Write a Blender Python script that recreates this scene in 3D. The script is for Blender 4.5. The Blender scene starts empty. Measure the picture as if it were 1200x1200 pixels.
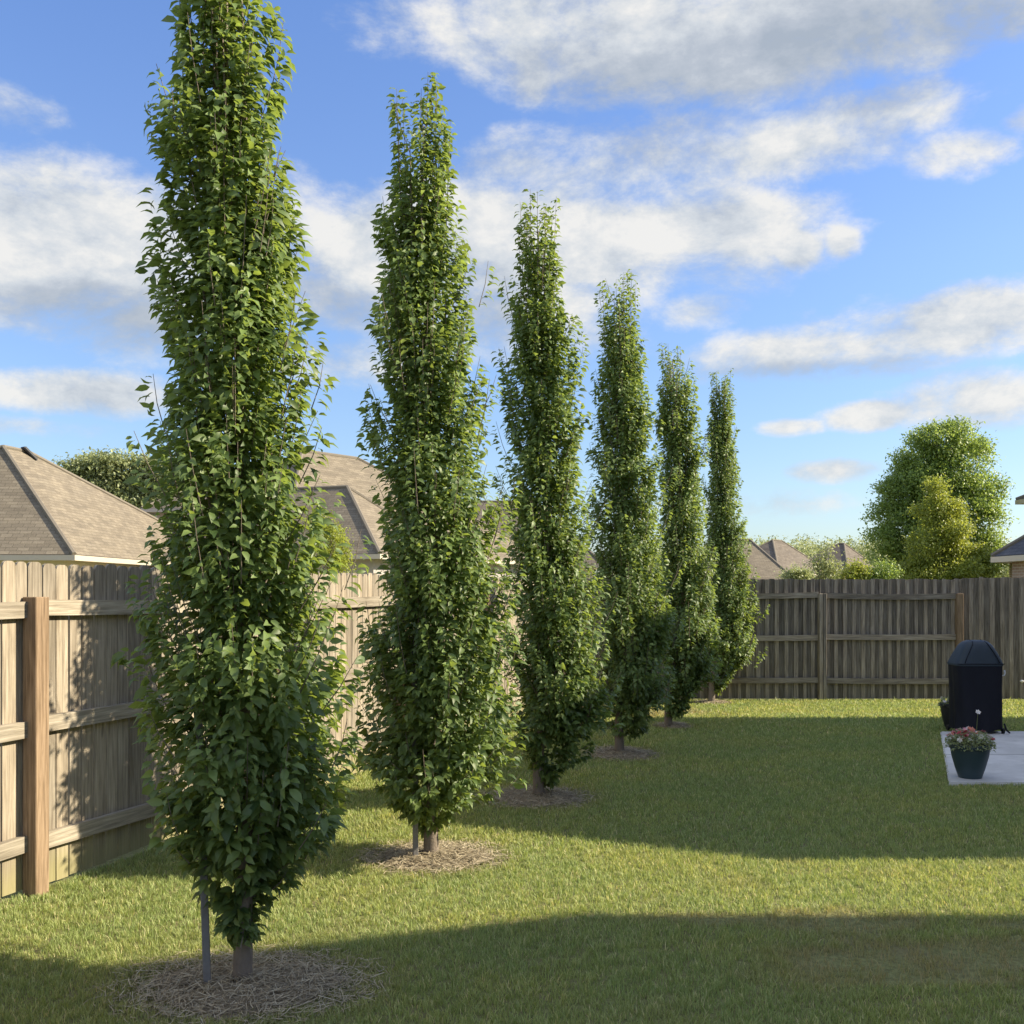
import bpy, bmesh, math, random
import numpy as np
from mathutils import Vector, Matrix
random.seed(7); rng = np.random.default_rng(11)
S = bpy.context.scene; C = S.collection
F = 1200.0; HY = 691.0; CH = 1.68            # focal length, horizon row and eye height used to survey the photograph
def P(px, py, d): return ((px-600)/F*d, d, CH-(py-HY)/F*d)
def G(px, py):
    d = CH*F/(py-HY); return ((px-600)/F*d, d)
R = math.radians
SUN_EL = R(32); SUN_AZ = R(1.5)                # sun stands to the right, 3 degrees beyond the picture plane

# ------------------------------------------------------------------ object helpers
def tag(o, label=None, cat=None, group=None, kind=None):
    if label: o['label'] = label
    if cat: o['category'] = cat
    if group: o['group'] = group
    if kind: o['kind'] = kind
    return o
def thing(name, label, cat, loc=(0,0,0), rz=0, group=None):
    o = bpy.data.objects.new(name, None); C.objects.link(o)
    o.location = loc; o.rotation_euler = (0,0,rz); o.empty_display_size = .2
    return tag(o, label, cat, group)
def obj(name, me, mat=None, parent=None, smooth=False, loc=None):
    if isinstance(me, bmesh.types.BMesh):
        bm = me; me = bpy.data.meshes.new(name); bm.normal_update(); bm.to_mesh(me); bm.free()
    o = bpy.data.objects.new(name, me); C.objects.link(o)
    if mat: me.materials.append(mat)
    if smooth: me.polygons.foreach_set('use_smooth', [True]*len(me.polygons))
    if parent: o.parent = parent
    if loc: o.location = loc
    return o
def npmesh(name, verts, faces, attrs=None, smooth=True):
    """faces: list of (k x n) int arrays. attrs: name -> per-vertex float array"""
    me = bpy.data.meshes.new(name)
    me.vertices.add(len(verts)); me.vertices.foreach_set('co', verts.astype(np.float32).ravel())
    loops = np.concatenate([f.ravel() for f in faces]).astype(np.int32)
    tot = np.concatenate([np.full(len(f), f.shape[1]) for f in faces]).astype(np.int32)
    st = np.concatenate([[0], np.cumsum(tot)[:-1]]).astype(np.int32)
    me.loops.add(len(loops)); me.loops.foreach_set('vertex_index', loops)
    me.polygons.add(len(tot)); me.polygons.foreach_set('loop_start', st)
    try: me.polygons.foreach_set('loop_total', tot)
    except Exception: pass
    if smooth: me.polygons.foreach_set('use_smooth', np.ones(len(tot), bool))
    for k, a in (attrs or {}).items():
        at = me.attributes.new(k, 'FLOAT', 'POINT'); at.data.foreach_set('value', a.astype(np.float32))
    me.update(calc_edges=True); me.validate()
    return me
def box(bm, x0, x1, y0, y1, z0, z1):
    vs = [bm.verts.new((x,y,z)) for z in (z0,z1) for x,y in ((x0,y0),(x1,y0),(x1,y1),(x0,y1))]
    for f in ((0,3,2,1),(4,5,6,7),(0,1,5,4),(1,2,6,5),(2,3,7,6),(3,0,4,7)): bm.faces.new([vs[i] for i in f])
    return vs
def tube(bm, pts, rads, n=8, cap=True):
    rings = []
    pts = [Vector(p) for p in pts]
    for i, p in enumerate(pts):
        t = (pts[min(i+1,len(pts)-1)]-pts[max(i-1,0)]).normalized()
        a = t.cross(Vector((0.3,1,0.1))).normalized(); b = t.cross(a)
        rings.append([bm.verts.new(p+(a*math.cos(k*2*math.pi/n)+b*math.sin(k*2*math.pi/n))*rads[i]) for k in range(n)])
    for r0, r1 in zip(rings, rings[1:]):
        for k in range(n): bm.faces.new((r0[k], r0[(k+1)%n], r1[(k+1)%n], r1[k]))
    if cap: bm.faces.new(rings[0][::-1]); bm.faces.new(rings[-1])
def lathe(bm, prof, n=32, cx=0, cy=0):
    rings = [[bm.verts.new((cx+r*math.cos(k*2*math.pi/n), cy+r*math.sin(k*2*math.pi/n), z)) for k in range(n)] for r, z in prof]
    for r0, r1 in zip(rings, rings[1:]):
        for k in range(n): bm.faces.new((r0[k], r0[(k+1)%n], r1[(k+1)%n], r1[k]))

# ------------------------------------------------------------------ material helpers
class N:
    def __init__(s, tree): s.t = tree; s.l = tree.links
    def n(s, typ, **kw):
        nd = s.t.nodes.new(typ)
        for k, v in kw.items(): setattr(nd, k, v)
        return nd
    def link(s, a, b): s.l.new(a, b)
    def inp(s, sock, v):
        if hasattr(v, 'is_output') or isinstance(v, bpy.types.NodeSocket): s.l.new(v, sock)
        else: sock.default_value = v
    def m(s, op, a, b=0.0, c=0.0, clamp=False):
        nd = s.n('ShaderNodeMath', operation=op, use_clamp=clamp)
        for i, v in enumerate((a,b,c)): s.inp(nd.inputs[i], v)
        return nd.outputs[0]
    def vm(s, op, a, b=(0,0,0)):
        nd = s.n('ShaderNodeVectorMath', operation=op); s.inp(nd.inputs[0], a); s.inp(nd.inputs[1], b); return nd.outputs[0]
    def noise(s, vec, scale, detail=4, rough=.55, dist=0.0):
        nd = s.n('ShaderNodeTexNoise'); s.inp(nd.inputs['Vector'], vec)
        nd.inputs['Scale'].default_value = scale; nd.inputs['Detail'].default_value = detail
        nd.inputs['Roughness'].default_value = rough; nd.inputs['Distortion'].default_value = dist
        return nd.outputs[0]
    def ramp(s, f, stops):
        nd = s.n('ShaderNodeValToRGB'); s.inp(nd.inputs[0], f); e = nd.color_ramp.elements
        while len(e) < len(stops): e.new(.5)
        for i, (p, c) in enumerate(stops):
            e[i].position = p; e[i].color = (*c, 1) if len(c) == 3 else c
        return nd.outputs[0]
    def mix(s, f, a, b, mode='MIX'):
        nd = s.n('ShaderNodeMix', data_type='RGBA', blend_type=mode)
        s.inp(nd.inputs[0], f)
        for k, v in ((6,a),(7,b)):
            s.inp(nd.inputs[k], (*v,1) if isinstance(v, tuple) and len(v)==3 else v)
        return nd.outputs[2]
    def mapr(s, v, a, b, c=0., d=1., smooth=True):
        nd = s.n('ShaderNodeMapRange', interpolation_type='SMOOTHSTEP' if smooth else 'LINEAR')
        for i, x in enumerate((v,a,b,c,d)): s.inp(nd.inputs[i], x)
        return nd.outputs[0]
    def attr(s, name): return s.n('ShaderNodeAttribute', attribute_name=name)
    def bump(s, h, strength=.4, dist=.01):
        nd = s.n('ShaderNodeBump'); nd.inputs['Strength'].default_value = strength; nd.inputs['Distance'].default_value = dist
        s.inp(nd.inputs['Height'], h); return nd.outputs[0]
def mat(name):
    m = bpy.data.materials.new(name); m.use_nodes = True; t = m.node_tree; t.nodes.clear()
    k = N(t); out = k.n('ShaderNodeOutputMaterial'); b = k.n('ShaderNodeBsdfPrincipled')
    k.link(b.outputs[0], out.inputs[0]); k.out = out; k.b = b
    k.pos = k.n('ShaderNodeNewGeometry').outputs['Position']; k.oc = k.n('ShaderNodeTexCoord').outputs['Object']
    return m, k
def simple(name, col, rough=.7, var=.25, scale=6, bump=.0, metal=0, spec=None):
    m, k = mat(name)
    f = k.noise(k.oc, scale, 6, .6)
    c = k.mix(f, tuple(x*(1-var) for x in col), tuple(min(1,x*(1+var)) for x in col))
    k.link(c, k.b.inputs['Base Color']); k.b.inputs['Roughness'].default_value = rough; k.b.inputs['Metallic'].default_value = metal
    if spec is not None: k.b.inputs['Specular IOR Level'].default_value = spec
    if bump: k.link(k.bump(k.noise(k.oc, scale*5, 5, .6), bump, .01), k.b.inputs['Normal'])
    return m
def wood(name, c0, c1, dark, moss=0., tone=.24):
    """weathered boards; 'var' = one random number per board; 'along' axis is object z"""
    m, k = mat(name)
    v = k.attr('var').outputs['Fac']; w = k.attr('gr').outputs['Vector']
    off = k.n('ShaderNodeCombineXYZ'); k.inp(off.inputs[0], k.m('MULTIPLY', v, 31.)); k.inp(off.inputs[2], k.m('MULTIPLY', v, 17.))
    q = k.vm('ADD', k.vm('MULTIPLY', w, (70,70,3.0)), off.outputs[0])
    grain = k.noise(q, 1.0, 6, .65, .3)
    blot = k.noise(k.vm('ADD', k.vm('MULTIPLY', w, (9,9,1.6)), off.outputs[0]), 1.0, 4, .6)
    knot = k.noise(k.vm('ADD', k.vm('MULTIPLY', w, (14,14,5)), off.outputs[0]), 1., 1, .5)
    c = k.ramp(grain, [(.3, dark), (.48, c0), (.66, c1)])
    c = k.mix(k.mapr(blot, .35, .7, 0, .75), c, k.mix(1., c, (.62,.60,.58), 'MULTIPLY'))
    c = k.mix(1., c, k.ramp(v, [(0,(1-tone,)*3),(.5,(1,1,1)),(1,(1+tone*.5,1+tone*.42,1+tone*.3))]), 'MULTIPLY')
    c = k.mix(k.mapr(knot, .73, .80, 0, .8), c, dark)
    if moss:
        z = k.n('ShaderNodeSeparateXYZ'); k.link(k.oc, z.inputs[0])
        f = k.mapr(k.m('ADD', z.outputs[2], k.m('MULTIPLY', blot, .25)), .42, .18, 0, moss)
        c = k.mix(f, c, (.27,.25,.11))
    k.link(c, k.b.inputs['Base Color']); k.b.inputs['Roughness'].default_value = .85; k.b.inputs['Specular IOR Level'].default_value = .2
    k.link(k.bump(grain, .5, .004), k.b.inputs['Normal'])
    return m
def leafmat(name, c0, c1, t0, trans=.38, rough=.42, spec=.5):
    m, k = mat(name)
    v = k.attr('var').outputs['Fac']
    c = k.ramp(v, [(0,c0),(.7,c1),(1,tuple(x*1.35 for x in c1))])
    k.link(c, k.b.inputs['Base Color']); k.b.inputs['Roughness'].default_value = rough; k.b.inputs['Specular IOR Level'].default_value = spec
    tr = k.n('ShaderNodeBsdfTranslucent'); k.link(k.mix(1., k.ramp(v, [(0,(.75,.75,.75)),(1,(1.15,1.15,1.1))]), t0, 'MULTIPLY'), tr.inputs[0])
    mx = k.n('ShaderNodeMixShader'); mx.inputs[0].default_value = trans
    k.link(k.b.outputs[0], mx.inputs[1]); k.link(tr.outputs[0], mx.inputs[2]); k.link(mx.outputs[0], k.out.inputs[0])
    return m
def shingle(name, c0, c1, hip=None):
    m, k = mat(name)
    uv = k.n('ShaderNodeUVMap', uv_map='uv').outputs[0]
    br = k.n('ShaderNodeTexBrick'); k.link(uv, br.inputs['Vector'])
    br.inputs['Scale'].default_value = 1; br.inputs['Brick Width'].default_value = .33; br.inputs['Row Height'].default_value = .14
    br.inputs['Mortar Size'].default_value = .012; br.inputs['Mortar Smooth'].default_value = .6
    br.inputs['Color1'].default_value = (*c0,1); br.inputs['Color2'].default_value = (*c1,1); br.inputs['Mortar'].default_value = (*[x*.72 for x in c0],1)
    bl = k.noise(k.vm('MULTIPLY', uv, (.7,2.2,1)), 1.3, 6, .65)
    c = k.mix(1., br.outputs[0], k.ramp(bl, [(.25,(.78,.78,.8)),(.75,(1.22,1.2,1.16))]), 'MULTIPLY')
    c = k.mix(1., c, k.ramp(k.noise(uv, 24, 3, .7), [(.25,(.72,.72,.72)),(.75,(1.28,1.28,1.28))]), 'MULTIPLY')
    k.link(c, k.b.inputs['Base Color']); k.b.inputs['Roughness'].default_value = .95; k.b.inputs['Specular IOR Level'].default_value = .15
    k.link(k.bump(br.outputs['Fac'], -.6, .02), k.b.inputs['Normal'])
    return m
def brickmat(name, c0, c1, mortar):
    m, k = mat(name)
    sp = k.n('ShaderNodeSeparateXYZ'); k.link(k.oc, sp.inputs[0]); cb = k.n('ShaderNodeCombineXYZ')
    k.inp(cb.inputs[0], k.m('ADD', sp.outputs[0], sp.outputs[1])); k.link(sp.outputs[2], cb.inputs[1])
    br = k.n('ShaderNodeTexBrick'); k.link(cb.outputs[0], br.inputs['Vector']); br.inputs['Scale'].default_value = 1
    br.inputs['Brick Width'].default_value = .22; br.inputs['Row Height'].default_value = .075; br.inputs['Mortar Size'].default_value = .008
    br.inputs['Color1'].default_value = (*c0,1); br.inputs['Color2'].default_value = (*c1,1); br.inputs['Mortar'].default_value = (*mortar,1)
    k.link(k.mix(1., br.outputs[0], k.ramp(k.noise(k.oc, 1.2, 5), [(.3,(.8,.8,.8)),(.7,(1.15,1.15,1.15))]), 'MULTIPLY'), k.b.inputs['Base Color'])
    k.b.inputs['Roughness'].default_value = .9
    return m

M = {}
M['fence'] = wood('weathered_cedar', (.30,.262,.205), (.42,.372,.295), (.18,.152,.115), moss=.7)
M['back'] = wood('grey_weathered_cedar', (.26,.23,.19), (.39,.355,.30), (.105,.09,.07), moss=.12, tone=.5)
M['rail'] = wood('rail_lumber', (.31,.275,.215), (.46,.41,.33), (.20,.17,.13), tone=.2)
M['post'] = wood('treated_pine_post', (.235,.168,.108), (.335,.25,.17), (.12,.085,.056), tone=.2)
M['leaf'] = leafmat('hornbeam_leaf', (.026,.060,.018), (.130,.188,.060), (.42,.54,.09), trans=.30, rough=.5, spec=.45)
M['leaf_far'] = leafmat('broadleaf_leaf', (.11,.18,.042), (.21,.29,.07), (.42,.54,.10), trans=.40)
M['leaf_yel'] = leafmat('young_yellow_leaf', (.15,.19,.03), (.26,.31,.05), (.48,.52,.07), trans=.42)
M['leaf_dull'] = leafmat('dull_leaf', (.19,.22,.10), (.30,.34,.15), (.42,.46,.18), trans=.38)
M['bark'] = simple('grey_bark', (.17,.14,.11), .9, .4, 14, .6)
M['stake'] = simple('weathered_stake', (.17,.165,.16), .7, .35, 20, .3)
m, k = mat('broom_concrete')
c = k.mix(k.mapr(k.noise(k.oc, 1.6, 6, .65), .35, .7), (.50,.485,.45), (.66,.64,.60)); c = k.mix(k.mapr(k.noise(k.oc, 5, 5, .7), .58, .74, 0, .45), c, (.33,.31,.27))
sp = k.n('ShaderNodeSeparateXYZ'); k.link(k.oc, sp.inputs[0]); jt = k.m('ABSOLUTE', k.m('SUBTRACT', sp.outputs[1], 10.25)); jf = k.mapr(jt, .006, .014, 1, 0)
k.link(k.mix(jf, c, (.16,.15,.13)), k.b.inputs['Base Color']); k.b.inputs['Roughness'].default_value = .9
k.link(k.bump(k.noise(k.vm('MULTIPLY', k.oc, (8,160,8)), 1, 3), .25, .004), k.b.inputs['Normal']); M['concrete'] = m
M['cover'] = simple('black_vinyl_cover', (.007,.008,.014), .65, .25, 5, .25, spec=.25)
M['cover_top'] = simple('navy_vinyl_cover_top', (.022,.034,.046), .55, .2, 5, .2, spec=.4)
M['rubber'] = simple('black_rubber', (.012,.012,.012), .6, .2)
M['chrome'] = simple('pale_metal', (.6,.6,.6), .35, .1, metal=.3)
M['pot'] = simple('blue_green_glazed_pot', (.028,.052,.065), .45, .2, 5)
M['pot_dark'] = simple('black_plastic_pot', (.012,.015,.02), .5, .2, 5)
M['soil'] = simple('potting_soil', (.05,.035,.025), .95, .4, 40, .5)
M['shingle_tan'] = shingle('tan_shingles', (.155,.134,.103), (.21,.183,.14))
M['shingle_brown'] = shingle('brown_grey_shingles', (.115,.10,.084), (.155,.137,.117))
M['shingle_slate'] = shingle('slate_shingles', (.075,.08,.095), (.11,.115,.13))
M['stucco'] = simple('cream_trim', (.62,.55,.44), .85, .08, 3)
M['gutter'] = simple('cream_gutter', (.50,.44,.35), .5, .06, 3)
M['greywall'] = simple('grey_siding', (.36,.335,.31), .85, .1, 3)
M['white'] = simple('white_paint', (.8,.79,.76), .6, .04, 3)
M['brick'] = brickmat('brown_brick', (.26,.17,.13), (.34,.24,.18), (.42,.38,.33))
M['glass'] = simple('dark_window_glass', (.03,.035,.045), .08, .1)
M['vent'] = simple('dark_vent_metal', (.04,.04,.042), .5, .2)

# ------------------------------------------------------------------ ground
FX = lambda y: -4.638+.347*y              # left fence line
CORN = (FX(15.62), 15.62)
rings = []                                # dry straw beds round the trunks: x, y, rx, ry
TREES = [  # base pixel, depth, profile rows (row, left, right)
 (283,1155,[(-130,238,282),(-90,218,300),(-50,210,306),(0,199,322),(100,186,336),(200,184,350),(300,177,366),(400,180,372),(500,180,376),(600,176,390),(700,172,400),(780,167,408),(850,164,412),(900,172,406),(950,188,394),(1000,208,362),(1040,232,328),(1078,262,312)]),
 (503,1005,[(100,458,525),(150,454,530),(200,450,536),(250,442,546),(300,440,550),(400,437,560),(500,432,575),(600,438,590),(700,434,600),(800,426,605),(870,424,604),(910,430,592),(940,452,550),(958,482,522)]),
 (630,935,[(235,618,642),(260,606,655),(330,600,664),(400,592,678),(500,592,684),(600,590,694),(700,592,708),(800,598,712),(860,603,700),(890,615,672),(912,622,655)]),
 (726,884,[(325,705,745),(350,702,748),(400,700,757),(500,694,768),(600,692,776),(700,695,790),(780,697,787),(830,702,775),(855,712,755)]),
 (784,852,[(400,776,800),(440,770,814),(500,769,822),(600,770,830),(700,768,842),(770,768,842),(810,772,820),(832,778,806)]),
 (835,824,[(432,838,856),(455,832,858),(500,826,862),(600,824,872),(700,829,886),(760,830,884),(790,832,860),(806,834,848)]),
]
TP = []
for bx, by, pr in TREES:
    x, y = G(bx, by); TP.append((x, y))
ringspec = [(0,.02,-.0,.50,.37),(1,.03,0,.42,.36),(2,.0,.0,.42,.42),(3,.0,0,.36,.42),(4,.05,.05,.22,.28),(5,0,.02,.28,.22)]
for i, dx, dy, rx, ry in ringspec: rings.append((TP[i][0]+dx, TP[i][1]+dy, rx, ry))
def G6(px, py): d_ = (CH-.03)*F/(py-HY); return ((px-600)/F*d_, d_)
patio = [G6(1102,857), (9.2, G6(1102,857)[1]+.1), (9.0, G6(1112,917)[1]+.05), G6(1112,917)]

m, k = mat('lawn_ground')
n1 = k.noise(k.pos, .5, 4); n2 = k.noise(k.pos, 30, 5, .7); n3 = k.noise(k.pos, 3, 4)
c = k.mix(k.mapr(n2,.3,.7), (.12,.12,.05), (.24,.25,.10)); c = k.mix(k.mapr(n3,.45,.7,0,.5), c, (.20,.165,.09))
k.link(c, k.b.inputs['Base Color']); k.b.inputs['Roughness'].default_value = 1; k.b.inputs['Specular IOR Level'].default_value = .1
k.link(k.bump(n2, .8, .02), k.b.inputs['Normal']); M['ground'] = m
bm = bmesh.new(); bmesh.ops.create_grid(bm, x_segments=40, y_segments=40, size=900)
tag(obj('ground', bm, M['ground']), kind='structure')

m, k = mat('grass_blade')
v = k.attr('var').outputs['Fac']; dr = k.attr('dry').outputs['Fac']; h = k.attr('h').outputs['Fac']
pn = k.noise(k.pos, .9, 4, .6); pm = k.noise(k.pos, 4.5, 4, .65)
c = k.ramp(v, [(0,(.17,.23,.07)),(.45,(.285,.355,.13)),(.8,(.39,.44,.19)),(1,(.60,.55,.32))])
c = k.mix(k.mapr(pn,.4,.65,0,.45), c, k.mix(1., c, (1.35,1.12,.95), 'MULTIPLY'))
c = k.mix(k.mapr(pm,.35,.7,0,.5), c, k.mix(1., c, (.74,.82,.78), 'MULTIPLY'))
c = k.mix(dr, c, (.34,.27,.15))
k.link(c, k.b.inputs['Base Color']); k.b.inputs['Roughness'].default_value = .55; k.b.inputs['Specular IOR Level'].default_value = .25
tr = k.n('ShaderNodeBsdfTranslucent'); k.link(k.mix(1., c, (1.5,1.45,.9), 'MULTIPLY'), tr.inputs[0])
mx = k.n('ShaderNodeMixShader'); mx.inputs[0].default_value = .35
k.link(k.b.outputs[0], mx.inputs[1]); k.link(tr.outputs[0], mx.inputs[2]); k.link(mx.outputs[0], k.out.inputs[0])
M['grass'] = m

def inpoly(x, y, poly):
    r = np.zeros(len(x), bool); n = len(poly)
    for i in range(n):
        (x0,y0),(x1,y1) = poly[i], poly[(i+1)%n]
        r ^= ((y0 > y) != (y1 > y)) & (x < (x1-x0)*(y-y0)/(y1-y0+1e-9)+x0)
    return r
def smoothnoise(x, y, f, s):
    r = np.random.default_rng(s); out = np.zeros(len(x))
    for i in range(9):
        a = r.uniform(0, 6.28); q = f*r.uniform(.6, 1.7); out += np.sin(x*q*math.cos(a)+y*q*math.sin(a)+r.uniform(0,6.28))
    return out/9
drys = [(*G(985,1082),.28,.14),(*G(1130,1120),.42,.18),(*G(1010,1130),.36,.15),(*G(960,1085),.20,.08),(*G(1195,1087),.20,.06),(*G(1080,1150),.4,.06),(*G(850,1078),.35,.06),
        (*G(700,832),.8,.3),(*G(760,835),.6,.35)]
def ringdist(x, y):
    d = np.full(len(x), 9.)
    for rx0, ry0, a, b in rings: d = np.minimum(d, np.hypot((x-rx0)/a, (y-ry0)/b))
    return d
def blades():
    allv, var, dry, hh = [], [], [], []
    for y0, y1, dens, w0, h0 in ((3.0,5.0,19000,.0030,.026),(5.0,6.6,14500,.0036,.026),(6.6,9.0,9500,.0048,.027),(9.0,11.8,5600,.0068,.029),(11.8,15.55,3600,.0095,.031)):
        xa, xb = -4.0, .62*y1+1.0
        n = int((xb-xa)*(y1-y0)*dens)
        x = rng.uniform(xa, xb, n); y = rng.uniform(y0, y1, n)
        ok = (x > FX(y)+.02) & (x < .60*y+.8) & (x > -.60*y-.8) & ~inpoly(x, y, patio)
        x, y = x[ok], y[ok]
        d = ringdist(x, y) + .22*smoothnoise(x, y, 14, 3)
        keep = rng.uniform(0,1,len(x)) < np.clip((d-.62)*1.9, .06, 1)
        dq = np.full(len(x), 9.)
        for a, b, c_, e in drys: dq = np.minimum(dq, np.hypot((x-a)/c_, (y-b)/e))
        dq += .9*smoothnoise(x, y, 13, 5)+.5*smoothnoise(x, y, 40, 6)
        keep &= rng.uniform(0,1,len(x)) < np.clip(dq*.8-.2, .15, 1)
        cl = smoothnoise(x, y, 60, 8)+.6*smoothnoise(x, y, 25, 9)
        keep &= rng.uniform(0,1,len(x)) < np.clip(.75+cl*.9, .3, 1)
        x, y, d, dq, cl = x[keep], y[keep], d[keep], dq[keep], cl[keep]; n = len(x)
        H = h0*rng.uniform(.5,1.3,n)*(1+.5*cl)*np.clip(d*.8, .55, 1); H *= 1+.8*(rng.uniform(0,1,n) > .985)
        W = w0*rng.uniform(.7,1.3,n); a = rng.uniform(0,6.283,n); ln = rng.uniform(.15,1.1,n)*H; b = a+rng.normal(0,.6,n)+math.pi/2
        cx, sx = np.cos(a)*W*.5, np.sin(a)*W*.5; lx, ly = np.cos(b)*ln, np.sin(b)*ln
        V = np.zeros((n,5,3))
        V[:,0] = np.stack([x-cx,y-sx,np.zeros(n)-.004],1); V[:,1] = np.stack([x+cx,y+sx,np.zeros(n)-.004],1)
        V[:,2] = np.stack([x+lx*.35+cx*.9,y+ly*.35+sx*.9,H*.6],1); V[:,3] = np.stack([x+lx*.35-cx*.9,y+ly*.35-sx*.9,H*.6],1)
        V[:,4] = np.stack([x+lx,y+ly,H],1)
        vv = np.clip(rng.beta(2,2.6,n)+.12*cl, 0, 1); vv[rng.uniform(0,1,n) > .96] = 1
        dd = np.clip(1.15-d*.75, 0, .95)*rng.uniform(.4,1,n); dd = np.maximum(dd, np.clip(1.7-dq*.9,0,.95)*rng.uniform(.5,1,n)); lp_ = .5+.5*smoothnoise(x, y, 3.2, 21)+.5*smoothnoise(x, y, 9, 22); dd = np.maximum(dd, np.clip(lp_-.62,0,1)*1.1*rng.uniform(.2,1,n))
        fd = np.clip((y-13.0)/2.5,0,1)*np.clip((3.2-x)/2.,0,1)*.35*rng.uniform(.3,1,n); dd = np.maximum(dd, fd)
        allv.append(V.reshape(-1,3)); var.append(np.repeat(vv,5)); dry.append(np.repeat(dd,5)); hh.append(np.tile([0,0,.6,.6,1],n))
    V = np.concatenate(allv); n = len(V)//5; b = (np.arange(n)*5)[:,None]
    me = npmesh('grass', V, [b+np.array([0,1,2,3]), b+np.array([3,2,4])], {'var':np.concatenate(var),'dry':np.concatenate(dry),'h':np.concatenate(hh)}, smooth=False)
    print('blades', n); return me
tag(obj('grass', blades(), M['grass']), 'short mown lawn grass, yellow-green in the sun', 'grass', kind='stuff')

# straw beds ---------------------------------------------------------------
m, k = mat('dry_straw')
v = k.attr('var').outputs['Fac']
k.link(k.ramp(v, [(0,(.17,.135,.085)),(.4,(.31,.26,.17)),(.8,(.44,.38,.26)),(1,(.60,.53,.38))]), k.b.inputs['Base Color']); k.b.inputs['Roughness'].default_value = .8
M['straw'] = m
M['strawbase'] = simple('straw_litter', (.24,.195,.125), 1, .5, 45, .9)
ringlab = ['wide shaded bed of dry straw round the nearest trunk', 'sunlit bed of dry straw round the second trunk from the camera', 'thin straw bed in shade round the third trunk from the camera',
           'small shaded straw patch round the fourth trunk from the camera', 'tiny straw patch round the fifth trunk, second from the back fence', 'dry straw patch at the foot of the farthest columnar tree']
for i, (cx, cy, rx, ry) in enumerate(rings):
    t = thing('straw_bed', ringlab[i], 'straw bed', (cx, cy, 0), 0, 'straw beds round the tree trunks')
    bm = bmesh.new(); ctr = bm.verts.new((0,0,.035)); prev = None; nn = 40
    rr = [1+.09*math.sin(3*q*6.283/nn+i)+.06*math.sin(7*q*6.283/nn+2*i)+random.uniform(-.03,.03) for q in range(nn)]
    R3 = [[bm.verts.new((rx*f*rr[q]*math.cos(q*6.283/nn), ry*f*rr[q]*math.sin(q*6.283/nn), z)) for q in range(nn)] for f, z in ((.35,.034),(.6,.02),(.78,.004),(.85,-.01))]
    for q in range(nn):
        bm.faces.new((ctr, R3[0][q], R3[0][(q+1)%nn]))
        for a, b in zip(R3, R3[1:]): bm.faces.new((a[q], b[q], b[(q+1)%nn], a[(q+1)%nn]))
    obj('litter', bm, M['strawbase'], t, True)
    n = int(40000*rx*ry*(1 if i < 2 else .6)); wf = 1+cy/9
    r = np.sqrt(rng.uniform(0,1.7,n)); a = rng.uniform(0,6.283,n); ok = rng.uniform(0,1,n) < np.clip(1.9-r*1.45,.04,1); r, a = r[ok], a[ok]; n = len(r)
    x, y = rx*r*np.cos(a), ry*r*np.sin(a); z = np.clip(.036*(1-r),0,1)+rng.uniform(.003,.022,n)
    dirn = rng.uniform(0,6.283,n); L = rng.uniform(.02,.10,n); W = .0009*wf*rng.uniform(.6,1.4,n); bend = rng.normal(0,.35,n); tz = rng.normal(0,.22,n)
    ux, uy = np.cos(dirn), np.sin(dirn); V = np.zeros((n,6,3))
    for j, s in enumerate((-.5,0,.5)):
        px_, py_ = x+ux*L*s-uy*bend*L*(.25-s*s), y+uy*L*s+ux*bend*L*(.25-s*s)
        zz = np.maximum(z+tz*L*s, .002)
        V[:,2*j] = np.stack([px_-uy*W,py_+ux*W,zz],1); V[:,2*j+1] = np.stack([px_+uy*W,py_-ux*W,zz+.001],1)
    b = (np.arange(n)*6)[:,None]
    me = npmesh('straw', V.reshape(-1,3), [b+np.array([0,1,3,2]), b+np.array([2,3,5,4])], {'var':np.repeat(rng.beta(2,2,n),6)}, False)
    tag(obj('straw', me, M['straw'], t), kind='stuff')

# ------------------------------------------------------------------ patio
bm = bmesh.new()
top = [bm.verts.new((x,y,.03)) for x,y in patio]; bot = [bm.verts.new((x,y,-.05)) for x,y in patio]
bm.faces.new(top[::-1]); 
for i in range(4): bm.faces.new((top[i],top[(i+1)%4],bot[(i+1)%4],bot[i]))
bmesh.ops.recalc_face_normals(bm, faces=bm.faces)
bmesh.ops.bevel(bm, geom=[e for e in bm.edges if all(v.co.z > 0 for v in e.verts)], offset=.012, segments=2, affect='EDGES')
pt = tag(obj('patio', bm, M['concrete']), kind='structure')

# ------------------------------------------------------------------ fences
def board_mesh(name, boards):
    """boards: list of (list of outline pts (u,z) , v0, v1, u-offset grain) in local frame u=x, depth=y"""
    bm = bmesh.new(); la = bm.verts.layers.float.new('var'); lg = bm.verts.layers.float_vector.new('gr')
    for pts, v0, v1, var, horiz in boards:
        a = [bm.verts.new((u, v0, z)) for u, z in pts]; b = [bm.verts.new((u, v1, z)) for u, z in pts]
        for q in a+b:
            q[la] = var; q[lg] = (q.co.z, q.co.y, q.co.x) if horiz else q.co
        n = len(pts)
        bm.faces.new(a); bm.faces.new(b[::-1])
        for i in range(n): bm.faces.new((a[(i+1)%n], a[i], b[i], b[(i+1)%n]))
    bmesh.ops.recalc_face_normals(bm, faces=bm.faces)
    return bm
def picket(u0, u1, z0, z1, v0, th, tilt=0):
    w = u1-u0; e = min(.026, w*.3)
    return ([(u0,z0),(u1,z0),(u1+tilt,z1-e*1.1),(u1-e*.35+tilt,z1-e*.35),(u1-e+tilt,z1),(u0+e+tilt,z1),(u0+e*.35+tilt,z1-e*.35),(u0+tilt,z1-e*1.1)], v0, v0+th, random.random(), False)
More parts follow.
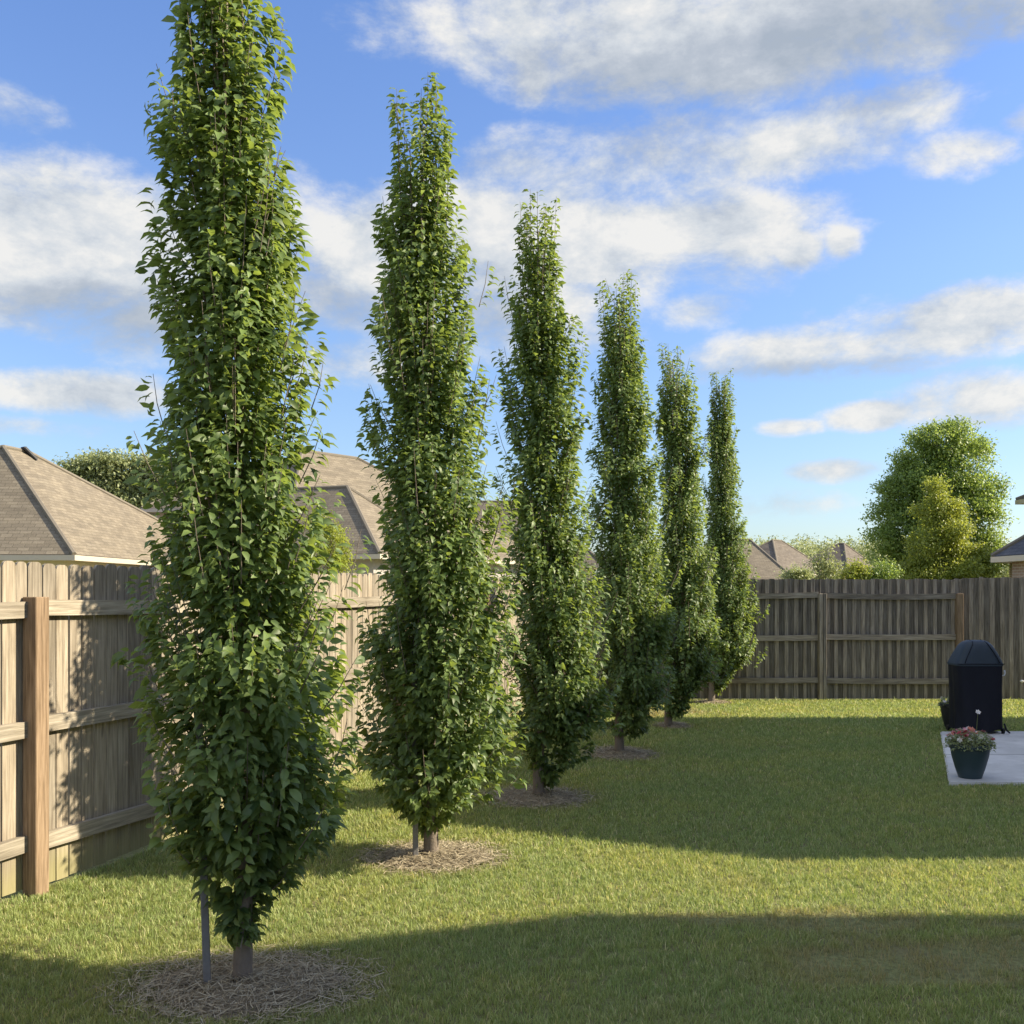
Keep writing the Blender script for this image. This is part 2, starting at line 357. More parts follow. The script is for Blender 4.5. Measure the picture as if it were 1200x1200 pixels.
def rect(u0,u1,z0,z1,v0,v1,horiz=True,var=None):
    return ([(u0,z0),(u1,z0),(u1,z1),(u0,z1)], v0, v1, random.random() if var is None else var, horiz)
def fence(name, label, start, ang, posts, pw, H, mats, rails=(1.575,.93,.28), picket_front=False, shadowbox=False, sag=.012, postlabels=None, tail=0., railh=.089):
    """local x runs along the fence, local -y faces the yard"""
    t = thing(name, label, 'fence', (start[0], start[1], 0), ang)
    for bi, (a, b) in enumerate(zip(posts, posts[1:])):
        bl = []; u = a; i = 0
        while u < b-.01:
            w = pw*random.uniform(.94,1.04); u1 = min(u+w, b)
            gap = random.uniform(.006,.013)
            v = random.uniform(-.0015,.0015)
            if shadowbox:
                w = pw*(.52 if i % 2 else .72)*random.uniform(.85,1.15); u1 = min(u+w, b)
                pk = picket(u-(0 if i % 2 else .014), u1+(0 if i % 2 else .014), .015, H+random.uniform(-.014,.006), (0 if i % 2 else .0175)+v, .016, random.uniform(-.003,.003))
                bl.append(pk[:3]+((.55+.45*random.random()) if i % 2 else .35*random.random(),)+pk[4:])
            else: bl.append(picket(u, u1-gap, .015+random.uniform(0,.02), H+random.uniform(-.008,.008), v, .016, random.uniform(-.003,.003)))
            u = u1; i += 1
        if u1-u < .03 and len(bl) > 1: pass
        obj('picket_panel', board_mesh('p', bl), mats[0], t)
        if picket_front: continue
        for ri, rz in enumerate(rails):
            n = 8; z0 = rz+random.uniform(-.008,.008); dz = random.uniform(-.012,.012)
            bm = bmesh.new(); la = bm.verts.layers.float.new('var'); lg = bm.verts.layers.float_vector.new('gr'); va = random.random(); prev = None
            pa, pb = (a+.047, b-.047)
            if ri == 0: pa, pb = a+.0475, b-.0475
            for j in range(n+1):
                f = j/n; u = pa+(pb-pa)*f; z = z0+dz*f-sag*4*f*(1-f)*(1 if ri == 0 else .4)
                vs = [bm.verts.new((u, y_, z_)) for y_, z_ in ((-.042,z-railh/2),(-.003,z-railh/2),(-.003,z+railh/2),(-.042,z+railh/2))]
                for q in vs: q[la] = va; q[lg] = (q.co.z, q.co.y, q.co.x)
                if prev:
                    for e in range(4): bm.faces.new((prev[e], prev[(e+1)%4], vs[(e+1)%4], vs[e]))
                else: bm.faces.new(vs)
                prev = vs
            bm.faces.new(prev[::-1]); bmesh.ops.recalc_face_normals(bm, faces=bm.faces)
            obj('rail', bm, mats[1], t)
    return t
def post_mesh(w=.089, h=1.60, double=False):
    bm = bmesh.new(); la = bm.verts.layers.float.new('var'); lg = bm.verts.layers.float_vector.new('gr')
    for (x0, x1) in (((-w/2, -.004), (.004, w/2)) if double else ((-w/2, w/2),)):
        q0 = box(bm, x0, x1, -.005-w, -.005, -.05, h); va = random.random()
        for q in q0: q[la] = va; q[lg] = q.co
    bmesh.ops.recalc_face_normals(bm, faces=bm.faces)
    bmesh.ops.bevel(bm, geom=list(bm.edges), offset=.004, segments=1, affect='EDGES')
    return bm
angL = math.atan2(1, .347)                 # left fence heading
cs = math.cos(angL); sn = math.sin(angL)
def along(y): return (y-5.73)/sn
lp = [along(5.73)-2.35*3, -2.35*2, -2.35, 0, 2.35, 4.70, 7.05, 9.4, along(15.60)]
lp[0] = -2.35*3
tL = fence('fence', 'tan weathered picket fence along the left behind the columnar trees, sunlit', (FX(5.66), 5.66), angL, lp, .104, 1.83, (M['fence'], M['rail']))
tL.rotation_euler = (0,0,angL)
for u in lp:
    o = obj('post', post_mesh(.097, 1.64), M['post'], tL); o.location = (u, 0, 0)
bp = [-4.2, -2.09+.0, 0, 2.09]
X0b = P(962,0,15.62)[0]; 
bl0 = [CORN[0]-X0b+.02, 2.65-X0b, 0, 2.09+.062]
tB = fence('fence', 'grey weathered back fence with rails facing the yard, straight across the lawn end', (X0b, 15.62), R(0.15), bl0, .112, 1.845, (M['back'], M['back']), shadowbox=True, sag=.02, rails=(1.59,.955,.30), railh=.085)
for u, mm, dbl in ((2.65-X0b, M['back'], False), (0, M['back'], True), (2.09, M['post'], False)):
    o = obj('post', post_mesh(.11 if dbl else .095, 1.62, dbl), mm, tB); o.location = (u, 0, 0)
    if mm is M['post']: tag(o, 'orange-brown newer post')
fence('fence', 'grey fence of close vertical boards without rails, behind the covered grill', (X0b+2.09+.066, 15.58), R(0.1), [0, 3.2, 6.4], .125, 1.87, (M['back'], M['back']), picket_front=True, shadowbox=True)

# ------------------------------------------------------------------ foliage generator
LT = np.array([(0,0,0),(.28,0,.03),(.26,.20,.095),(.26,-.20,.095),(.62,0,-.02),(.60,.22,.07),(.60,-.22,.07),(.98,0,-.24)])
LF = [np.array([0,3,1]),np.array([0,1,2]),np.array([1,4,5,2]),np.array([3,6,4,1]),np.array([5,4,7]),np.array([4,6,7])]
def leaves_mesh(name, pos, dirs, nrm, size, var, curl=None):
    n = len(pos)
    d = dirs/np.linalg.norm(dirs,axis=1,keepdims=True)
    s = np.cross(nrm, d); s /= np.linalg.norm(s,axis=1,keepdims=True)+1e-9
    u = np.cross(d, s)
    T = LT[None].repeat(n,0).copy()
    if curl is not None: T[:,:,2] = T[:,:,2]*curl[:,None]-.22*(curl[:,None]-1)*T[:,:,0]**2*0
    V = pos[:,None]+size[:,None,None]*(T[:,:,0:1]*d[:,None]+T[:,:,1:2]*s[:,None]*1.0+T[:,:,2:3]*u[:,None])
    b = (np.arange(n)*8)[:,None]
    return npmesh(name, V.reshape(-1,3), [b+f for f in LF[:2]+LF[4:]]+[b+f for f in LF[2:4]], {'var':np.repeat(var,8)})
def column_tree(idx, bx, by, prof, label):
    x0, y0 = G(bx, by); d = y0; r = np.random.default_rng(100+idx)
    pz = np.array([CH-(p[0]-HY)/F*d for p in prof])[::-1]; pc = np.array([((p[1]+p[2])/2-600)/F*d-x0 for p in prof])[::-1]
    pr = np.array([(p[2]-p[1])/2/F*d for p in prof])[::-1]*(1.0 if idx == 0 else 1.03)
    t = thing('hornbeam_tree', label, 'tree', (x0, y0, 0), 0, 'columnar hornbeam trees in a row along the left fence')
    ztop, zbot = pz[-1], pz[0]
    env = lambda z: (np.interp(z, pz, pc), np.interp(z, pz, pr))
    # shoots
    area = sum(2*math.pi*pr[i]*abs(pz[i+1]-pz[i]) for i in range(len(pz)-1))
    ns = int(area*215); ph = r.uniform(0,6.28,8)
    w = pr/np.sum(pr); zg = np.linspace(zbot, ztop, 300); wg = np.interp(zg, pz, pr)+.07; wg /= wg.sum()
    pos=[]; dirs=[]; nr=[]; sz=[]; var=[]; twigs=[]
    nout = int(ns*.03)
    for s in range(ns+nout):
        z1 = r.choice(zg, p=wg)+r.uniform(-.01,.01); th = r.uniform(0,6.283)
        c_, R_ = env(z1)
        wob = 1+(.06+.02*idx if idx < 3 else .09)*math.sin(2*th+ph[0]+z1*2.1)+.10*math.sin(3*th+ph[1]-z1*3.7)+.09*math.sin(z1*9+ph[2]+th)
        f = math.sqrt(r.uniform(.10,1.0))*1.0 
        if s >= ns: f = r.uniform(1.10,1.30)
        L = r.uniform(.22,.42)*(1.0 if z1 > .8 else .7)
        clus = math.sin(7*th+z1*13+ph[6])*math.sin(z1*19-4*th+ph[7]); rad = R_*wob*f*(.97+.13*clus)-.028
        low = z1 < .75
        e = np.array([c_*1.0+math.cos(th)*rad, math.sin(th)*rad, z1])
        lean = r.uniform(.25,.65)*(1.1-.5*(z1-zbot)/(ztop-zbot)) if f > .5 else r.uniform(.1,.3)
        st = e-np.array([math.cos(th)*math.sin(lean)*L, math.sin(th)*math.sin(lean)*L, math.cos(lean)*L*(1 if not low else .35)])
        out = np.array([math.cos(th), math.sin(th), 0])
        nl = int(L/.021); tang = np.array([-math.sin(th), math.cos(th), 0]); spin = r.uniform(0,6.28)
        tipdroop = r.uniform(0,.06)
        gap = math.sin(5*th+z1*6+ph[3])+math.sin(3*th-z1*8.3+ph[4])+math.sin(z1*15+2*th+ph[5])
        if gap > 1.35 and s < ns and f > .55: continue
        if z1 > ztop-.75 and s < ns and r.uniform() < .1+.95*(z1-ztop+.75)/.75: continue
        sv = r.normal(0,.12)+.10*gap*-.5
        if f > .8: twigs.append((st, (st+e)/2+out*.01, e))
        for j in range(nl):
            q = (j+.5)/nl; p = st+(e-st)*q+out*.03*math.sin(q*3.14)-np.array([0,0,tipdroop*q*q])
            side = 1 if j % 2 else -1; a = spin+r.uniform(-.5,.5)
            lat = (tang*math.cos(a)+out*math.sin(a)*.5)*side
            dr_ = lat*r.uniform(.3,.9)+out*r.uniform(.4,1.1)+np.array([0,0,r.uniform(-.60,.22)])+r.normal(0,.15,3)
            nn = np.array([0,0,1.])*r.uniform(.4,1.1)+out*r.uniform(.0,.8)+r.normal(0,.38,3)
            pos.append(p+lat*.012); dirs.append(dr_); nr.append(nn)
            sz.append(r.uniform(.036,.076)*(1.12 if z1 < 1.6 and z1 > .2 else 1.0)*(1-.25*(q > .9)))
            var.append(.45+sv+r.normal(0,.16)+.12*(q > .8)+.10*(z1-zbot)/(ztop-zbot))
    # leader plumes at the very top
    for s in range(13):
        th = r.uniform(0,6.283); c_, R_ = env(ztop-.35); R_ = R_*.85; L = r.uniform(.35,.8); b0 = np.array([c_+math.cos(th)*R_*r.uniform(.3,.95), math.sin(th)*R_*.8, ztop-.62-r.uniform(0,.3)])
        ax = np.array([math.cos(th)*.04,math.sin(th)*.04,1.]); hc = 1-math.hypot(b0[0]-c_, b0[1])/(R_+.01); e = b0+ax*(ztop-b0[2]+r.uniform(-.34,.0)+.16*hc); twigs.append((b0,(b0+e)/2,e))
        L = np.linalg.norm(e-b0)
        for j in range(int(L/.015)):
            q = (j+.5)/int(L/.015); a = r.uniform(0,6.28); out = np.array([math.cos(a),math.sin(a),0])
            pos.append(b0+(e-b0)*q+out*.01); dirs.append(out+np.array([0,0,r.uniform(-.6,.3)])); nr.append(np.array([0,0,1.])+out*.5+r.normal(0,.3,3)); sz.append(r.uniform(.04,.065)); var.append(.55+r.normal(0,.15))
    me = leaves_mesh('crown', np.array(pos), np.array(dirs), np.array(nr), np.array(sz), np.clip(np.array(var),0,1))
    print(label, len(pos))
    # trunk and limbs
    bm = bmesh.new(); tr = .038 if idx == 0 else .045
    zz = [-.03, .06, .3, .8, 1.6, 2.6, 3.6, ztop-.25]; rr = [tr*1.45, tr*1.08, tr*.98, tr*.85, tr*.62, tr*.42, tr*.25, .006]
    tube(bm, [(np.interp(z, pz, pc)*min(1,max(0,z-.3))*.8 + .012*math.sin(z*3+idx), .01*math.cos(z*4+idx), z) for z in zz], rr, 12)
    for s in range(30):
        z1 = r.uniform(.35, ztop-1.1); th = r.uniform(0,6.283); c_, R_ = env(min(ztop, z1+.8)); c0, _ = env(z1)
        e = (c_+math.cos(th)*R_*.42, math.sin(th)*R_*.42, z1+r.uniform(.5,.95)); cm, Rm = env(z1+.3)
        if e[2] > ztop-.2: continue
        c0 = c0*.8*min(1,z1)
        tube(bm, [(c0,0,z1),((c0+e[0])/2+math.cos(th)*Rm*.15, (e[1])/2+math.sin(th)*Rm*.15, z1+.25), e], [.008,.006,.003], 6)
    for a, b, c in twigs[:-10-nout:3]+twigs[-10-nout:]: tube(bm, [tuple(a), tuple(b), tuple(c)], [.0028,.0022,.0012], 4, False)
    obj('trunk', bm, M['bark'], t, True)
    obj('crown', me, M['leaf'], t)
    return t
tl = ['tallest and nearest columnar tree, top cut by the picture edge', 'second columnar tree from the camera, fully sunlit to its foot', 'third columnar tree from the camera, shadow at its foot',
      'fourth columnar tree, dark shaded skirt at the bottom', 'fifth columnar tree, narrow, second from the back fence', 'farthest columnar tree standing against the back fence']
for i, (bx, by, pr) in enumerate(TREES): column_tree(i, bx, by, pr, tl[i])
def stake(px, py, h, lean, label):
    x, y = G(px, py); bm = bmesh.new(); box(bm, -.016, .016, -.012, .012, -.05, h)
    bmesh.ops.bevel(bm, geom=list(bm.edges), offset=.003, segments=1, affect='EDGES')
    o = obj('tree_stake', bm, M['stake'], loc=(x,y,0)); o.rotation_euler = (.02, lean, .3)
    tag(o, label, 'stake', 'stakes beside the tree trunks')
stake(243,1160,1.3,-.03,'thin grey stake left of the nearest tree trunk, in shade')
stake(487,1009,1.3,-.01,'thin stake beside the second tree trunk, lit by the sun')

def crown(name, lobes, n, size, matl, parent, seed, spread=1.5, sub=9):
    """lobes: (x,y,z,rx,ry,rz)"""
    r = np.random.default_rng(seed); L = np.array(lobes); vol = L[:,3]*L[:,4]*L[:,5]; pk = r.choice(len(L), n//14, p=vol**.75/np.sum(vol**.75))
    if sub:
        S2 = []
        for l in L:
            for q in range(sub):
                w_ = r.normal(0,1,3); w_ /= np.linalg.norm(w_); w_[2] = abs(w_[2])*.9 if r.uniform() < .7 else w_[2]; f_ = r.uniform(.55,1.0); g_ = r.uniform(.24,.42)
                S2.append([l[0]+w_[0]*l[3]*f_, l[1]+w_[1]*l[4]*f_, l[2]+w_[2]*l[5]*f_, l[3]*g_, l[4]*g_, l[5]*g_*.8])
        S2 = np.array(S2); v2 = S2[:,3]*S2[:,4]*S2[:,5]; L = np.concatenate([L*np.array([1,1,1,.88,.88,.88]), S2]); vol = L[:,3]*L[:,4]*L[:,5]
        pw = vol**.6; pw[len(vol)-len(S2):] *= 1.0; pk = r.choice(len(L), n//14, p=pw/pw.sum())
    v = r.normal(0,1,(len(pk),3)); v /= np.linalg.norm(v,axis=1,keepdims=True); v *= (r.uniform(.25,1,len(pk))**.45)[:,None]
    cc = L[pk,:3]+v*L[pk,3:6]; cl = np.repeat(np.arange(len(pk)),14)
    cs_ = size*spread; off = r.normal(0,1,(len(cl),3))*np.array([cs_,cs_,cs_*.6])
    pos = cc[cl]+off; out = v[cl]*.8+r.normal(0,.5,(len(cl),3)); 
    dirs = out+r.normal(0,.6,(len(cl),3))+np.array([0,0,-.25]); nr = np.array([0,0,.8])+v[cl]*.7+r.normal(0,.45,(len(cl),3))
    var = np.clip(.45+np.repeat(r.normal(0,.16,len(pk)),14)+r.normal(0,.14,len(cl)),0,1)
    me = leaves_mesh(name, pos, dirs, nr, size*r.uniform(.7,1.3,len(cl)), var)
    return obj(name, me, matl, parent)
def broad_tree(name, label, cat, base, lobes, n, size, matl, seed, trunk_r=.12, group=None):
    t = thing(name, label, cat, (base[0], base[1], 0), 0, group)
    lob = [(x-base[0], y-base[1], z, a, b, c) for x,y,z,a,b,c in lobes]
    bm = bmesh.new(); top = max(l[2] for l in lob)
    tube(bm, [(0,0,-.1),(0.02,0,top*.3),(0,0.03,top*.65),(0,0,top)], [trunk_r*1.4,trunk_r,trunk_r*.6,trunk_r*.15], 10)
    for l in lob:
        z0 = max(.3, l[2]*.55); tube(bm, [(0,0,z0),(l[0]*.5,l[1]*.5,z0+(l[2]-z0)*.6),(l[0],l[1],l[2])], [trunk_r*.4,trunk_r*.25,trunk_r*.08], 6)
    obj('trunk', bm, M['bark'], t, True); crown('crown', lob, n, size, matl, t, seed)
    return t
def lob(px, py, d, rx, rz, ry=None, dy=0):
    x, y, z = P(px, py, d+dy); s = d/F; return (x, y, z, rx*s, (ry or rx)*s, rz*s)
# big tree at right
D = 36
L = [lob(1085,570,D,40,40),lob(1120,600,D,44,40),lob(1065,620,D,34,34),lob(1102,520,D,34,26),lob(1078,540,D,32,28,dy=.6),lob(1132,540,D,32,30),lob(1060,580,D,26,24),lob(1150,575,D,24,30),lob(1100,575,D,40,35),lob(1043,600,D,24,18,dy=.3),lob(1035,632,D,22,20),
     lob(1155,615,D,26,30),lob(1100,630,D,50,34),lob(1050,660,D,30,24),lob(1150,655,D,30,26),lob(1100,665,D,50,26),lob(1118,507,D,22,16)]
broad_tree('shade_tree', 'large full green shade tree behind the back fence at right', 'tree', P(1098,691,D)[:2], L, 75000, .105, M['leaf_far'], 5, .2)
D = 32
L = [lob(1098,575,D,11,18),lob(1095,600,D,20,18),lob(1108,625,D,34,20),lob(1090,645,D,30,22),lob(1130,655,D,30,22),lob(1148,668,D,18,14),lob(1105,670,D,45,18),lob(1075,672,D,24,14),lob(1116,604,D,14,18)]
broad_tree('young_tree', 'small bright yellow-green tree in front of the large shade tree', 'tree', P(1105,691,D)[:2], L, 30000, .085, M['leaf_yel'], 6, .1)
D = 60
L = [lob(105,558,D,28,24),lob(140,552,D,32,22),lob(178,556,D,28,22),lob(215,565,D,30,24),lob(120,590,D,40,30),lob(180,590,D,40,30)]
broad_tree('distant_tree', 'rounded dull green tree behind the roofs at left', 'tree', P(150,691,D)[:2], L, 30000, .22, M['leaf_dull'], 8, .3)
D = 20
L = [lob(385,640,D,24,30),lob(398,655,D,14,26),lob(375,620,D,16,22)]
broad_tree('garden_shrub', 'bright green shrub above the left fence between the first two trees', 'shrub', P(388,691,D)[:2], L, 4500, .055, M['leaf_yel'], 9, .05)
for j, (px, py, d, rx, rz, mm, lab) in enumerate([(968,662,26,20,18,'leaf_dull','open shrub peeking over the middle of the back fence'),(935,672,24,14,10,'leaf_dull','low shrub over the back fence left of the open one'),
        (1002,670,25,16,14,'leaf_yel','pale green shrub over the back fence beside the big tree'),(1032,668,25,16,14,'leaf_far','dark low shrub over the back fence under the big tree')]):
    L = [lob(px,py,d,rx*.6,rz*.8),lob(px-rx*.5,py+rz*.5,d,rx*.6,rz*.7),lob(px+rx*.5,py+rz*.45,d,rx*.6,rz*.7),lob(px,py+rz*1.5,d,rx,rz)]
    if j == 0: L += [lob(px+1,py-16,d,3,12), lob(px-12,py-4,d,5,8)]
    broad_tree('garden_shrub', lab, 'shrub', P(px,691,d)[:2], L, 2600, .07, M[mm], 20+j, .04, 'shrubs behind the back fence')
# distant woods
r_ = np.random.default_rng(4); L = []
for q in range(150):
    X = r_.uniform(25,100); Y = r_.uniform(175,225); hh = r_.uniform(9.0,12.6)*Y/200
    L += [(X,Y,hh*.62,5.5,5,hh*.36),(X+r_.uniform(-3,3),Y,hh*.42,6.5,6,hh*.36)]
w = crown('distant_woods', L, 170000, .55, M['leaf_dull'], None, 44, 1.3, 0); tag(w, 'distant line of woods on the horizon behind the far roofs', 'woods', kind='stuff')

# ------------------------------------------------------------------ houses
def roofmesh(faces):
    """faces: list of point lists, first edge is the eave; makes uv in metres and gives thickness"""
    bm = bmesh.new(); uvl = bm.loops.layers.uv.new('uv')
    for pts in faces:
        P_ = [Vector(p) for p in pts]; vs = [bm.verts.new(p) for p in P_]; f = bm.faces.new(vs)
        e = (P_[1]-P_[0]).normalized(); n = (P_[1]-P_[0]).cross(P_[2]-P_[0]).normalized(); up = n.cross(e)
        for l in f.loops:
            q = l.vert.co-P_[0]; l[uvl].uv = (q.dot(e)+P_[0].x, q.dot(up)+P_[0].y)
    return bm
def house(name, label, foot, zw, eave, ridge, roofm, wallm, over=.45, gut=None, parts=True, windows=(), extra=None):
    """foot: x0,x1,y0,y1 of walls; ridge: (xa,ya,xb,yb,z) in world; hip roof with irregular pitches allowed"""
    x0,x1,y0,y1 = foot; cx, cy = (x0+x1)/2, (y0+y1)/2
    t = thing(name, label, 'house', (cx,cy,0))
    X0,X1,Y0,Y1 = x0-over-cx, x1+over-cx, y0-over-cy, y1+over-cy
    add_block(t, (X0,X1,Y0,Y1), over, zw, eave, (ridge[0]-cx,ridge[1]-cy,ridge[2]-cx,ridge[3]-cy,ridge[4]), roofm, wallm, gut)
    for (side, a, b, z0, z1) in windows: window(t, side, (x0-cx,x1-cx,y0-cy,y1-cy), a, b, z0, z1)
    return t
def add_block(t, bx, over, zw, eave, ridge, roofm, wallm, gut=None, piv=None, rot=0):
    X0,X1,Y0,Y1 = bx; e = eave
    bm = bmesh.new(); box(bm, X0+over, X1-over, Y0+over, Y1-over, -.1, e-.02); bm.faces.ensure_lookup_table()
    bmesh.ops.delete(bm, geom=[f for f in bm.faces if all(v.co.z > 0 for v in f.verts)], context='FACES_ONLY')
    wl = obj('wall', bm, wallm, t)
    xa,ya,xb,yb,rz = ridge; A = (xa,ya,rz); B = (xb,yb,rz)
    c0,c1,c2,c3 = (X0,Y0,e),(X1,Y0,e),(X1,Y1,e),(X0,Y1,e)
    if abs(xb-xa) < abs(yb-ya):   # ridge along y
        fs = [[c0,c1,A],[c1,c2,B,A],[c2,c3,B],[c3,c0,A,B]]
    else: fs = [[c0,c1,B,A],[c1,c2,B],[c2,c3,A,B],[c3,c0,A]]
    bm = roofmesh(fs); rf = obj('roof', bm, roofm, t)
    if piv:
        for q in (wl, rf): q.location = piv; q.rotation_euler = (0,0,rot)
    # hip and ridge caps
    bm = bmesh.new(); 
    for p, q in ((c0,A),(c1,A if abs(xb-xa)<abs(yb-ya) else B),(c2,B),(c3,B if abs(xb-xa)<abs(yb-ya) else A),(A,B)):
        tube(bm, [tuple(Vector(p)+Vector((0,0,.01))), tuple(Vector(q)+Vector((0,0,.01)))], [.07,.07], 6)
    obj('ridge_cap', bm, M['capb'], rf)
    bm = bmesh.new()
    th = .16; s = .03
    box(bm, X0-s,X1+s,Y0-s,Y0+.10,e-th,e-.012); box(bm, X0-s,X1+s,Y1-.10,Y1+s,e-th,e-.012)
    box(bm, X0-s,X0+.10,Y0+.101,Y1-.101,e-th,e-.014); box(bm, X1-.10,X1+s,Y0+.101,Y1-.101,e-th,e-.014)
    box(bm, X0+.11,X1-.11,Y0+.11,Y1-.11,e-th+.02,e-th+.05)
    obj('gutter', bm, gut or M['gutter'], rf)
    return rf
def window(t, side, f, a, b, z0, z1):
    x0,x1,y0,y1 = f; fr = bmesh.new(); gl = bmesh.new(); w = .06
    def bx_(m_, a_, b_, c_, d_, o0, o1):
        if side == 'S': box(m_, a_, b_, y0-o1, y0-o0, c_, d_)
        elif side == 'W': box(m_, x0-o1, x0-o0, a_, b_, c_, d_)
        elif side == 'E': box(m_, x1+o0, x1+o1, a_, b_, c_, d_)
    bx_(fr, a-w, b+w, z1, z1+w, .002, .06); bx_(fr, a-w, b+w, z0-w, z0, .002, .07); bx_(fr, a-w, a, z0, z1, .002, .055); bx_(fr, b, b+w, z0, z1, .002, .055)
    bx_(fr, (a+b)/2-.02, (a+b)/2+.02, z0, z1, .021, .045)
    bx_(gl, a, b, z0, z1, .002, .02)
    o = obj('window', fr, M['white'], t); obj('pane', gl, M['glass'], o)
M['capb'] = simple('ridge_cap_shingle', (.16,.14,.11), .95, .25, 8)
# A : left, tan hip roof
hA = house('brick_house', 'house at far left with large tan shingle hip roof and roof vent', (-24,-12.4,28.4,46), None, 2.64, (-15.6,31.4,-15.4,32.6,6.05), M['shingle_tan'], M['stucco'], windows=[('S',-4,-2.6,1.0,2.2)])
bm = bmesh.new(); box(bm, -.28,.28,-.15,.15,0,.10); bmesh.ops.bevel(bm, geom=list(bm.edges), offset=.03, segments=2, affect='EDGES')
v = obj('roof_vent', bm, M['vent'], hA); v.location = Vector(P(33,533,32.4))-hA.location; v.rotation_euler = (0, R(42), .9)
# B : two storey behind
house('two_storey_house', 'dark brown hip roof with high eave just right of the big tan roof', (-14.4,-6.5,41.5,50), None, 4.95, (-11.6,45,-9.5,45.1,7.0), M['shingle_brown'], M['stucco'], windows=[('S',-2.5,-1.2,3.2,4.4)])
def px0(x, d): return (x-600)/F*d
# C : main and front wing
t = thing('hip_roof_house', 'house with broad tan roof and darker front wing seen between the first two trees', 'house', (-6,40,0))
add_block(t, (-5,10,-5,5), .45, None, 2.9, (0,0,3,.05,7.1), M['shingle_tan'], M['greywall'], piv=(-2.2,0,0), rot=R(52))
xw, yw = px0(445,31.2)+6, 31.2-40
add_block(t, (-8,0,0,6.5), .45, None, 2.78, (-4.9,3.2,-2.9,3.2,5.2), M['shingle_tan'], M['greywall'], piv=(xw,yw,0), rot=R(-20))
# D : between second and third tree
house('small_hip_house', 'house with grey-brown roof glimpsed between the second and third trees', (-5.5,4,50,60), None, 2.9, (-3,55,1.2,55.1,6.4), M['shingle_brown'], M['stucco'])
# far right group
def px(x, d): return (x-600)/F*d
t = thing('far_house', 'far house with tan roof beside the last columnar tree, white gable end below', 'house', (px(888,62),62,0))
o_ = t.location
add_block(t, (px(820,62)-o_.x, px(932,62)-o_.x, 0, 9), .4, None, 2.3, (px(862,66)-o_.x, 4.2, px(880,66)-o_.x, 4.3, 4.9), M['shingle_tan'], M['white'])
hh_ = house('far_house', 'far house with grey front hip and tan right slope, left of two peaks above fence', (px(886,75),px(965,75),75,85), None, 2.9, (px(916,79),79,px(917,79),80.5,5.5), M['shingle_brown'], M['brick']); hh_.rotation_euler = (0,0,R(-38))
hh_ = house('far_house', 'far house with grey-brown hip roof closest to the big shade tree', (px(962,82),px(1030,82),82,90), None, 3.1, (px(990,85),85.5,px(996,85),85.6,5.5), M['shingle_brown'], M['brick']); hh_.rotation_euler = (0,0,R(-38))
# H : right edge
xh = px(1167,26.6)
t = thing('covered_porch_house', 'house at the right picture edge with dark slate porch roof and brick wall', 'house', (xh,24,0))
add_block(t, (0,7,0,2.8), .35, None, 2.55, (1.5,1.4,5.7,1.4,3.75), M['shingle_slate'], M['brick'])
add_block(t, (px(1163,36)-xh, 14, 4, 12), .4, None, 2.75, (px(1163,36)-xh+2.2, 8, 12, 8, 4.55), M['shingle_brown'], M['brick'])
add_block(t, (px(1191,35)-xh, 14, 5.2, 11), .4, None, 4.75, (px(1191,35)-xh+3, 8, 11, 8, 6.2), M['shingle_brown'], M['stucco'])
bm = bmesh.new(); 
for xx in (.5, 1.35): box(bm, xx, xx+.12, .12, .24, 0, 2.38)
obj('porch_post', bm, M['stucco'], t)
for a in (.75, 1.6): window(t, 'S', (0,7,.35,4), a, a+.7, 1.2, 2.15)

# the house the patio belongs to (right of the frame, its roofs throw the long shadows over the lawn)
t = thing('patio_house', 'two-storey brick house beside the patio, throwing its roof shadow over the lawn', 'house', (12,4,0))
def gb(x0,x1,y0,y1): return (x0-12,x1-12,y0-4,y1-4)
add_block(t, gb(8.6,17,6.55,13.5), .4, None, 4.3, (11.9-12,7.8-4,11.9-12,11.0-4,7.85), M['shingle_brown'], M['brick'])
add_block(t, gb(8.6,17,-9,5.45), .4, None, 5.1, (12.6-12,-5-4,12.6-12,4.5-4,9.7), M['shingle_brown'], M['brick'])
bm = bmesh.new(); box(bm, 9.6-12, 16-12, 5.06-4, 6.94-4, 0, 2.6); obj('wall', bm, M['brick'], t)
for (a,b,z0,z1) in ((7.9-4,9.0-4,.9,2.1),(10.2-4,12-4,.1,2.1),(1-4,2.4-4,.9,2.2),(-3-4,-1.6-4,.9,2.2),(1-4,2.2-4,3.2,4.3)):
    window(t, 'W', (9-12,17-12,0,1), a, b, z0, z1)

# ------------------------------------------------------------------ covered grill
gx, gy = px(1144,11.85), 11.88
t = thing('covered_grill', 'barbecue grill under a black fitted cover on the patio corner', 'grill', (gx, gy, .03)); t.scale = (.90,.95,1.0)
def ringpts(w, d, n=56, p=5.0, fold=0, ph=0):
    out = []
    for i in range(n):
        a = i*2*math.pi/n; c, s = math.cos(a), math.sin(a)
        r = 1/((abs(c)**p+abs(s)**p)**(1/p)); f = 1+fold*(math.sin(9*a+ph)+.6*math.sin(14*a+2*ph))
        out.append((w*r*c*f, d*r*s*f))
    return out
def loft(bm, secs):
    rs = []
    for z, w, d, fold, p in secs: rs.append([bm.verts.new((x,y,z+ (.012*math.sin(x*14+y*9) if fold > .02 else 0))) for x, y in ringpts(w,d,56,p,fold,z*5)])
    for a, b in zip(rs, rs[1:]):
        for i in range(56): bm.faces.new((a[i],a[(i+1)%56],b[(i+1)%56],b[i]))
    return rs
bm = bmesh.new(); rs = loft(bm, [(.035,.300,.205,.045,4),(.15,.292,.20,.034,4),(.32,.288,.195,.022,5),(.5,.286,.19,.014,5),(.66,.290,.19,.010,6),(.76,.293,.192,.004,6),(.80,.294,.193,.0,6)])
